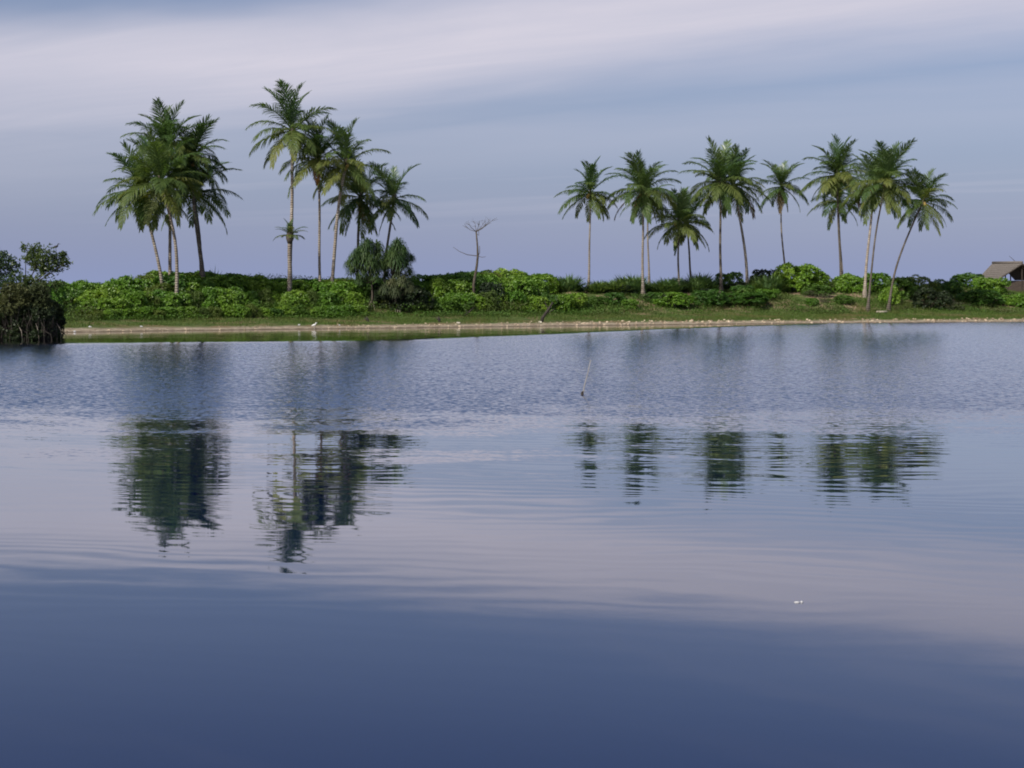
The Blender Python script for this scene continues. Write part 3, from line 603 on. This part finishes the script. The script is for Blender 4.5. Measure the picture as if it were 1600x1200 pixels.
screw_pine('right screw pine with a rounded head of drooping leaves', 612, 10.6,
           [(620, 390, 0, .8), (608, 406, -.3, .7), (632, 402, .1, .72), (622, 408, -.7, .75), (612, 396, .5, .65), (634, 414, -.2, .6), (604, 418, .3, .6), (622, 384, -.3, .65), (616, 400, -.8, .65), (630, 394, -.5, .6), (612, 412, -.6, .6), (626, 418, -.6, .55), (640, 428, -.1, .5), (604, 432, .2, .45), (642, 404, .3, .5)], seed=2, trunk_px=(614, 436))
screw_pine('low greyish screw pine with thin sprawling heads in front of the other two', 622, 9.8,
           [(612, 446, -.2, .7), (630, 440, 0, .75), (602, 452, -.4, .55), (640, 450, .2, .6), (622, 434, .3, .65), (618, 458, -.6, .5)], grey=True, seed=3, trunk_px=(617, 466))

# ------------------------------------------------------------------ bare tree
def limb(b, p, d, l, r0, r, depth, flat):
    pts = [p]; q = p.copy(); dd = d.copy()
    for i in range(3):
        dd = (dd + Vector((r.uniform(-.25, .25), r.uniform(-.25, .25), r.uniform(-.15, .2)))).normalized(); q = q + dd * l / 3; pts.append(q.copy())
    b.tube(pts, [r0, r0 * .85, r0 * .7, r0 * .5], 5)
    if depth:
        for k in range(3):
            a = r.uniform(0, 6.28); nd = (dd * .8 + Vector((math.cos(a), math.sin(a), r.uniform(-.1, .25))) * .8); nd.z *= flat
            limb(b, pts[r.choice((1, 2, 3))].copy(), nd.normalized(), l * .7, r0 * .55, r, depth - 1, flat)
p = on(742, 12.0); Dn = p.y
bt = empty('bare_tree', p, 'thin leafless tree with a flat spread of twigs at its top', 'tree')
pt = lambda x, y, dd=0: at(x, y, Dn + dd) - p
b = MB(); b.tube([(0, 0, -.3), pt(740, 445), pt(745, 415), pt(746.5, 400), pt(746, 385), pt(744, 362)], [.11, .10, .085, .075, .06, .05], 7); obj('trunk', b.mesh('trunk', M['dry_twig'], True), bt)
for path, rr in (([(746, 400), (730, 398), (718, 393), (708, 386)], .030), ([(747, 400), (749.5, 395), (749.5, 384)], .03), ([(747, 400), (753, 402), (759, 401)], .02),
                 ([(744, 364), (748, 368), (748, 358)], .025)):
    b = MB(); b.tube([pt(*q) for q in path], [rr * (1 - .2 * i) for i in range(len(path))], 5); obj('branch', b.mesh('branch', M['dry_twig']), bt)
rr = random.Random(9)
for (x, y, dd) in ((726, 354, .3), (732, 350, -.6), (742, 347, .8), (750, 345, -.4), (757, 347, .5), (771, 343, 0), (762, 350, -.9), (766, 344, .6)):
    b = MB(); s0 = pt(744.5, 362); e = pt(x, y, dd); d = (e - s0); mid = s0 + d * .5 + Vector((0, 0, -.06))
    b.tube([s0, mid, e], [.024, .016, .008], 5)
    for k in range(4):
        q = s0.lerp(e, rr.uniform(.35, 1)); limb(b, q, (d.normalized() * .7 + Vector((rr.uniform(-.8, .8), rr.uniform(-.8, .8), rr.uniform(.0, .5)))).normalized(), .30, .008, rr, 1, .4)
    obj('branch', b.mesh('branch', M['dry_twig']), bt)

# ------------------------------------------------------------------ mangrove at the left edge
def leafcloud(name, seed, centres, n, mat, leaf=.13, wide=.45):
    g = random.Random(seed); V, F = [], []
    for c, rad in centres:
        for _ in range(int(n * rad * rad)):
            d = Vector((g.gauss(0, 1), g.gauss(0, 1), g.gauss(0, .75))).normalized(); q = c + d * rad * g.uniform(.35, 1.1)
            for k in range(5):
                ld = Vector((g.gauss(0, 1), g.gauss(0, 1), g.gauss(.2, .7))).normalized(); sd_ = ld.orthogonal().normalized(); sd_ = Quaternion(ld, g.uniform(0, 6.28)) @ sd_; l_ = leaf * g.uniform(.7, 1.2); i0 = len(V)
                V += [q, q + ld * l_ * .5 + sd_ * l_ * wide * .5, q + ld * l_, q + ld * l_ * .5 - sd_ * l_ * wide * .5]; F.append((i0, i0 + 1, i0 + 2, i0 + 3))
    return mesh(name, V, F, mat)
p = water_at(42, 529); p.z = gz(p.x, p.y); Dm = p.y
mg = empty('mangrove_tree', p, 'dark mangrove tree with open leafy crown at the left water edge', 'tree')
mt = lambda x, y, dd=0: at(x, y, Dm + dd) - p
tr = MB(); tr.tube([(0, 0, -.2), mt(38, 480), mt(38, 452), mt(40, 432)], [.09, .075, .06, .05], 7); obj('trunk', tr.mesh('trunk', M['dark_wood'], True), mg)
for x, y, dd in ((62, 400, 0), (90, 402, .3), (80, 418, -.3), (12, 412, 0), (-12, 430, .4), (40, 404, .5), (100, 412, -.4), (2, 440, -.3)):
    b = MB(); s0 = mt(39, 448); e = mt(x, y, dd); b.tube([s0, s0.lerp(e, .5) + Vector((0, .05, -.1)), e], [.035, .025, .012], 5); obj('branch', b.mesh('branch', M['dark_wood']), mg)
cen = lambda L: [(mt(x, y, dd), r_) for x, y, dd, r_ in L]
obj('crown', leafcloud('crown', 4, cen([(55, 394, 0, .42), (72, 402, -.2, .55), (92, 404, .2, .42), (60, 414, .3, .45), (84, 418, -.1, .38), (103, 412, 0, .25), (48, 404, .2, .35), (70, 424, 0, .3), (44, 438, -.3, .4), (66, 444, -.4, .4), (88, 446, 0, .3), (38, 386, 0, .2), (97, 397, .1, .2)]), 560, M['mangrove']), mg)
obj('crown', leafcloud('crown', 5, cen([(8, 406, 0, .42), (-8, 414, -.2, .5), (20, 416, .2, .40), (6, 428, .3, .42), (26, 430, -.1, .3), (-20, 430, 0, .5), (14, 444, -.4, .45), (-10, 446, -.3, .5), (30, 448, -.5, .4), (2, 396, 0, .22)]), 480, M['mangrove']), mg)
for k in range(14):
    a = R.uniform(0, 6.28); q = R.uniform(.4, 1.3); b = MB(); z = R.uniform(.5, 1.3)
    b.tube([(0, 0, z), (math.cos(a) * q * .6, math.sin(a) * q * .6, z * .75), (math.cos(a) * q, math.sin(a) * q, -.25)], [.03, .025, .02], 5); obj('prop_root', b.mesh('prop_root', M['dark_wood']), mg)
def thicket(px, py, wpx, toppx, label, seed, kind='dark'):
    """dense dark waterside bush of twigs with a thin coat of leaves"""
    p = water_at(px, py); zt = at(px, toppx, p.y).z; h = zt; w = wpx * p.y / FPX * .5; p.z = max(gz(p.x, p.y), -.05)
    o = empty('waterside_bush', p, label, 'bush', 'dark bushes under the mangrove'); r = random.Random(seed); b = MB()
    for k in range(120):
        a = r.uniform(0, 6.28); q = r.uniform(.1, 1) ** .6 * w; s0 = Vector((math.cos(a) * q * .5, math.sin(a) * q * .5, -.2)); e = Vector((math.cos(a) * q, math.sin(a) * q, h * r.uniform(.3, 1.0) * (1 - .55 * (q / w) ** 2)))
        b.tube([s0, s0.lerp(e, .5) + Vector((r.uniform(-.2, .2), r.uniform(-.2, .2), 0)), e], [.022, .016, .006], 4, False)
    for k in range(20):
        a = r.uniform(0, 6.28); q = w * r.uniform(.7, 1.25); z = h * r.uniform(.15, .5); j_ = r.uniform(-.5, .5)
        b.tube([(math.cos(a) * q * .3, math.sin(a) * q * .3, z * .7), (math.cos(a + j_ * .5) * q * .6, math.sin(a + j_ * .5) * q * .6, z), (math.cos(a + j_) * q * .9, math.sin(a + j_) * q * .9, z * .6), (math.cos(a + j_) * q, math.sin(a + j_) * q, -.2)], [.016, .015, .013, .01], 4, False)
    obj('branches', b.mesh('branches', M['dark_wood']), o)
    pb_ = MB()
    for k in range(1):
        a = r.uniform(3.6, 5.9); q = w * r.uniform(.8, 1.1); z = h * r.uniform(.25, .5)
        pb_.tube([(math.cos(a) * q * .7, math.sin(a) * q * .7, z), (math.cos(a) * q + .08, math.sin(a) * q, z * .6), (math.cos(a + .15) * q, math.sin(a + .15) * q, -.1)], [.014, .012, .008], 4, False)
    obj('bleached_twigs', pb_.mesh('bleached_twigs', M['pale_wood']), o)
    for part, n_, lo_, hi_, mt_ in (('foliage', 26, .03, .6, 'shrub_dark'), ('foliage', 22, .45, 1.0, 'shrub_brown')):  # lower leaves darker: shadow under the bush put into leaf colour
        L = []
        for _ in range(n_):
            f_ = r.uniform(lo_, hi_); a = r.uniform(0, 6.28); q = w * (1.0 - .55 * f_) * r.uniform(.2, 1.0)
            L.append((Vector((math.cos(a) * q, math.sin(a) * q, h * f_)), r.uniform(.25, .45) * w))
        obj(part, leafcloud('foliage', seed + n_ + int(lo_ * 10), L, 520 / max(.3, w * w), M[mt_], .13), o)
thicket(20, 531, 66, 446, 'dark tangled bush under the mangrove at the very left edge', 31)
thicket(56, 530.5, 68, 448, 'dark tangled bush with bleached twigs under the mangrove crown', 32)
thicket(82, 527, 40, 472, 'small dark bush at the right foot of the mangrove', 33)
thicket(-25, 531, 66, 446, 'dark tangled bush cut off by the left edge', 34)

# ------------------------------------------------------------------ thatched hut at the right edge
Dh = 134.0
hp = lambda x, y, dd=0: at(x, y, Dh + dd)
apexF, apexB = hp(1597, 411, -1.0), hp(1551, 411.5, 3.2)
eaveLF, eaveLB = hp(1554, 439, -.8), hp(1528, 436, 3.6)
eaveRF, eaveRB = hp(1642, 439, .2), hp(1600, 437, 5)
gb = Vector(((eaveLF.x + eaveRF.x) / 2, Dh + 1.6, 0)); gb.z = gz(gb.x, gb.y)
hut = empty('thatched_hut', gb, 'thatched hut with a dark open gable at the right edge', 'hut')
th = Vector((0, 0, .16))
def slab(a, b_, c, d): # top quad given a thickness
    q = MB(); N_ = 9
    for i in range(N_):    # courses of thatch, each lapping over the one below
        f0, f1 = i / N_, (i + 1.25) / N_
        P = [a.lerp(d, f0), b_.lerp(c, f0), b_.lerp(c, min(f1, 1.03)), a.lerp(d, min(f1, 1.03))]; lift = Vector((0, 0, .05))
        q.hexa([P[0] - th * .6 - gb, P[1] - th * .6 - gb, P[2] - th * .6 - gb, P[3] - th * .6 - gb, P[0] + lift * .2 - gb, P[1] + lift * .2 - gb, P[2] + lift - gb, P[3] + lift - gb])
    return q
obj('roof', slab(apexF, apexB, eaveLB, eaveLF).mesh('roof', M['thatch']), hut)
obj('roof', slab(apexB, apexF, eaveRF, eaveRB).mesh('roof', M['thatch']), hut)
b = MB(); b.tube([apexF - gb + Vector((0, 0, .06)), apexB - gb + Vector((0, 0, .06))], .11, 7); obj('ridge_cap', b.mesh('ridge_cap', M['thatch'], True), hut)
for a_, c_ in ((apexF, eaveLF), (apexF, eaveRF)):
    b = MB(); b.tube([a_ - gb - th * .7, c_ - gb - th * .7], .05, 6); obj('rafter', b.mesh('rafter', M['hut_wood']), hut)
for x, y0, y1, dd in ((1561, 436, 462, -.5), (1571, 429, 462, 3.0), (1579, 424, 462, 3.0), (1597, 414, 462, -.7), (1635, 437, 462, .3), (1548, 437, 462, 3.2)):
    b = MB(); t0, t1 = hp(x, y0, dd), hp(x, y1, dd); t1.z = gz(t1.x, t1.y) - .2; b.tube([t1 - gb, t0 - gb], .055, 6); obj('post', b.mesh('post', M['hut_wood']), hut)
def wallq(x0, x1, y0, dd0, dd1):
    a_, c_ = hp(x0, y0, dd0), hp(x1, y0, dd1); n_ = (c_ - a_).cross(Vector((0, 0, 1))).normalized() * .04; q = MB()
    lo_ = lambda v_: Vector((v_.x, v_.y, gz(v_.x, v_.y) - .2))
    return q.hexa([lo_(a_) - n_ - gb, lo_(c_) - n_ - gb, lo_(c_) + n_ - gb, lo_(a_) + n_ - gb, a_ - n_ - gb, c_ - n_ - gb, c_ + n_ - gb, a_ + n_ - gb])
obj('wall', wallq(1560, 1640, 438.5, -.4, .4).mesh('wall', M['mat_wall']), hut)
# added dark sheet for shade inside the gable, open at left for light
gshade = MB(); A = [hp(1586, 438, .6), hp(1640, 438, .6), hp(1640, 424, .6), hp(1597, 413.5, .6), hp(1576, 427, .6)]
nv_ = Vector((0, .08, 0)); k0 = len(gshade.v); gshade.v += [q - gb for q in A] + [q + nv_ - gb for q in A]; gshade.f += [(0, 1, 2, 3, 4), (9, 8, 7, 6, 5)] + [(i, i + 5, (i + 1) % 5 + 5, (i + 1) % 5) for i in range(5)]
obj('gable_shade', gshade.mesh('gable_shade', M['hut_wood']), hut)
b = MB(); b.tube([hp(1590, 412, 1) - gb, hp(1577, 400, 1) - gb], [.03, .015], 5); obj('loose_pole', b.mesh('loose_pole', M['dry_twig']), hut)

# ------------------------------------------------------------------ stumps, logs, the stake, birds, scraps
p = on(845, 2.4); st = empty('leaning_stump', p, 'dark dead stump leaning right at the top of the beach', 'stump')
q_ = lambda x, y, dd=0: at(x, y, p.y + dd) - p
b = MB(); b.tube([(0, 0, -.2), q_(848, 496), q_(856, 485), q_(864, 472)], [.12, .11, .09, .06], 7); obj('trunk', b.mesh('trunk', M['dark_wood'], True), st)
b = MB(); b.tube([q_(853, 489), q_(859, 487), q_(866, 483)], [.05, .04, .02], 5); obj('branch', b.mesh('branch', M['dark_wood']), st)
b = MB(); b.tube([q_(857, 484), q_(853, 476), q_(851, 470)], [.045, .03, .02], 5); obj('branch', b.mesh('branch', M['dark_wood']), st)
p = on(730, 7.0); b = MB(); b.tube([(-.35, 0, -.05), (0, 0, .22), (.45, .1, .62)], [.06, .05, .025], 6); b.tube([(0, 0, .22), (-.1, .1, .5)], [.03, .015], 5)
tag(obj('dead_branch', b.mesh('dead_branch', M['dark_wood'], True), None, p), 'dark dead branch lying at the foot of the bare tree', 'branch')
p = on(1376, 7.6); b = MB(); b.tube([(-.3, 0, .08), (.05, .02, .1), (.5, .05, .12)], [.12, .10, .09], 7)
tag(obj('cut_log', b.mesh('cut_log', M['pale_wood'], True), None, p), 'pale cut log lying at the foot of the rightmost palm', 'log')
for x, s, lab in ((686, 3.2, 'small dark stump on the beach right of the screw pines'), (574, 3.4, 'small dark root on the beach below the screw pines')):
    p = on(x, s); b = MB(); b.tube([(0, 0, -.1), (.02, 0, .15), (-.06, .02, .33)], [.09, .08, .04], 6); b.tube([(0, 0, .08), (-.22, 0, .28)], [.05, .02], 5)
    tag(obj('stump', b.mesh('stump', M['dark_wood'], True), None, p), lab, 'stump')
p = water_at(910, 617); b = MB(); w_ = lambda x, y: at(x, y, p.y) - p
b.tube([w_(911, 622) - Vector((0, 0, .3)), w_(911, 617), w_(913, 603), w_(918, 585), w_(923, 562)], [.013, .013, .011, .009, .006], 6)
sk = empty('mooring_stake', p, 'thin crooked stake standing in the open water', 'stake')
obj('pole', b.mesh('pole', M['stake_wood'], True), sk)
b = MB(); b.tube([w_(911, 619) + Vector((0, -.01, -.05)), w_(910, 614) + Vector((-.01, -.012, 0)), w_(911, 611) + Vector((-.005, -.01, 0))], [.022, .026, .012], 6); obj('foot_reflection', b.mesh('foot_reflection', M['dark_wood'], True), sk)  # dark lump standing in for the stake's dark reflection
p = water_at(1248, 941.5); fl = empty('floating_scrap', p, 'small white scrap floating on the near water', 'litter')
b = MB(); b.lump((-.010, 0, .002), (.020, .012, .007), 4, 9, 6, .12); obj('film', b.mesh('film', M['scrap'], True), fl)
b = MB(); b.lump((.020, 0.003, .003), (.010, .010, .008), 5, 8, 5, .12); obj('tip', b.mesh('tip', M['scrap'], True), fl)

def bird(name, p, label, mat, h, facing, legs=True):
    """body, neck and head in one swept skin, plus legs; facing -1 looks left"""
    b = MB(); f = facing; S = h
    P = [(-.50, 0, .42), (-.36, 0, .47), (-.16, 0, .54), (.05, 0, .60), (.17, 0, .68), (.20, 0, .80), (.22, 0, .90), (.30, 0, .92), (.36, 0, .91), (.56, 0, .87)]
    Rr = [.02, .07, .135, .15, .10, .055, .06, .065, .03, .006]
    b.tube([Vector((x * f, y, z)) * S for x, y, z in P], [q * S for q in Rr], 8)
    if legs:
        for y in (-.05, .05):
            b.tube([Vector((-.02 * f, y, .48)) * S, Vector((-.05 * f, y, .25)) * S, Vector((0, y, 0)) * S, Vector((.1 * f, y, 0)) * S], [.022 * S, .014 * S, .014 * S, .008 * S], 5)
    o = obj(name, b.mesh(name, mat, True), None, p); return tag(o, label, 'bird')
bird('egret', on(491, .35), 'white egret standing at the water edge below the middle palms', M['white'], .36, 1)
p = at(88, 392.5, Dm - .15); bird('crow', p, 'black crow perched on the top of the mangrove crown', M['black'], .36, 1)
for x, s, z, lab in ((140, 2.2, .085, 'white scrap of litter on the beach right of the mangrove'), (220, 1.8, .085, 'white scrap of litter on the beach below the left palm cluster'),
                     (116, .3, .07, 'white scrap of litter at the waterline beside the mangrove'), (467, 2.0, .085, 'white scrap of litter on the beach left of the egret'),
                     (530, 1.6, .07, 'white scrap of litter on the beach right of the egret'), (844, 1.7, .13, 'pale stone block at the foot of the leaning stump'), (716, 1.7, .14, 'pale stone on the beach below the bare tree')):
    p = on(x, s); b = MB(); b.lump((0, 0, z * .3), (z, z * .6, z * .5), int(x), 7, 5, .3)
    st_ = 'stone' in lab
    tag(obj('stone' if st_ else 'scrap', b.mesh('scrap', M['stone' if st_ else 'scrap'], False), None, p), lab, 'stone' if st_ else 'litter')
# rubble line along the beach
b = MB(); r = random.Random(3)
for k in range(560):
    px = 500 + 1130 * r.random() ** .75 if k % 6 else r.uniform(100, 900)
    s = max(.3, r.gauss(1.6, .45) if k % 3 else r.gauss(.8, .5)); q = on(px, s); z = r.uniform(.02, .07) * (1.3 if px > 900 else .8)
    b.lump(q + Vector((0, 0, z * .2)), (z * r.uniform(.8, 1.8), z * r.uniform(.8, 1.3), z * .7), k, 5, 3, .25)
tag(obj('beach_rubble', b.mesh('beach_rubble', M['rubble'])), 'pale stones and shell rubble strewn along the beach', 'rubble', kind='stuff')

# ------------------------------------------------------------------ grass
def blades(n, s_fun, x_range, hmin, hmax, seed, dens):
    g = np.random.default_rng(seed); x = g.uniform(*x_range, n); s = s_fun(g, n); y = shore(x) + s; keep = dens(x, y, s) > g.uniform(0, 1, n)
    x, y = x[keep], y[keep]; n = len(x); z = ground(x, y); a = g.uniform(0, 6.283, n); h = g.uniform(hmin, hmax, n); w = g.uniform(.012, .026, n); l = g.uniform(.1, .7, n) * h; a2 = g.uniform(0, 6.283, n)
    p = np.stack([x, y, z - .02], 1); sv = np.stack([np.cos(a) * w, np.sin(a) * w, 0 * w], 1); tip = p + np.stack([np.cos(a2) * l, np.sin(a2) * l, h], 1)
    V = np.stack([p - sv, p + sv, tip], 1).reshape(-1, 3); return V
dn = lambda x, y, s: np.clip(.75 + 1.6 * fbm(x * .5, y * .5, 5), .05, 1) * np.clip((s - 1.6 + 1.7 * fbm(x * .4, y * .4, 9)) / 1.2, 0, 1)
V = np.concatenate([blades(150000, lambda g, n: g.uniform(1.0, 12, n), (-34, 46), .06, .20, 1, dn),
                    blades(90000, lambda g, n: g.uniform(10, 26, n), (-2, 48), .10, .34, 2, lambda x, y, s: np.clip(.15 + 2.2 * fbm(x * .35, y * .35, 15), 0, 1)),
                    blades(30000, lambda g, n: g.uniform(7, 30, n), (26, 48), .12, .40, 3, lambda x, y, s: np.clip(.5 + 1.5 * fbm(x * .3, y * .3, 25), 0, 1))])
me = mesh_np('grass', V, np.arange(len(V)).reshape(-1, 3), M['grass'])
tag(obj('grass', me), 'short rough grass on the shelf and dune above the beach', 'grass', kind='stuff')

def creepers(n, seed):
    g = np.random.default_rng(seed); x = g.uniform(-30, 50, n); sdist = g.uniform(6.5, 27, n); y = shore(x) + sdist
    cover = 0.55 + 2.4 * fbm(x * .30, y * .30, 71) + np.where(x < 3, .8, 0) - np.clip((8.5 - sdist) / 2, 0, 1) * .4
    k = cover > g.uniform(0, 1, n); x, y = x[k], y[k]; n = len(x); z = ground(x, y); lift = np.clip(cover[k], 0, 1) * g.uniform(0, .30, n) + np.where((x < 2) & (y - shore(x) > 8.5), g.uniform(0, .55, n), 0)
    p = np.stack([x, y, z + lift], 1); a = g.uniform(0, 6.283, n); e = g.uniform(-.2, .9, n); l = g.uniform(.07, .17, n)
    d = np.stack([np.cos(a) * np.cos(e), np.sin(a) * np.cos(e), np.sin(e)], 1) * l[:, None]; sv = np.stack([-np.sin(a), np.cos(a), g.uniform(-.4, .4, n)], 1) * (l * .26)[:, None]
    return np.stack([p, p + d * .55 + sv, p + d, p + d * .55 - sv], 1).reshape(-1, 3)
M['creeper'] = leafmat('creeper_leaf', (0.060, 0.125, 0.020), (0.130, 0.205, 0.038), (0.135, 0.140, 0.050), transl=0.25, rough=0.5, spec=0.3, scale=0.3)
V = creepers(300000, 12); me = mesh_np('creepers', V, np.arange(len(V)).reshape(-1, 4), M['creeper'])
tag(obj('creeping_plants', me), 'creeping beach plants covering the dune slope between the shrubs', 'ground cover', kind='stuff')
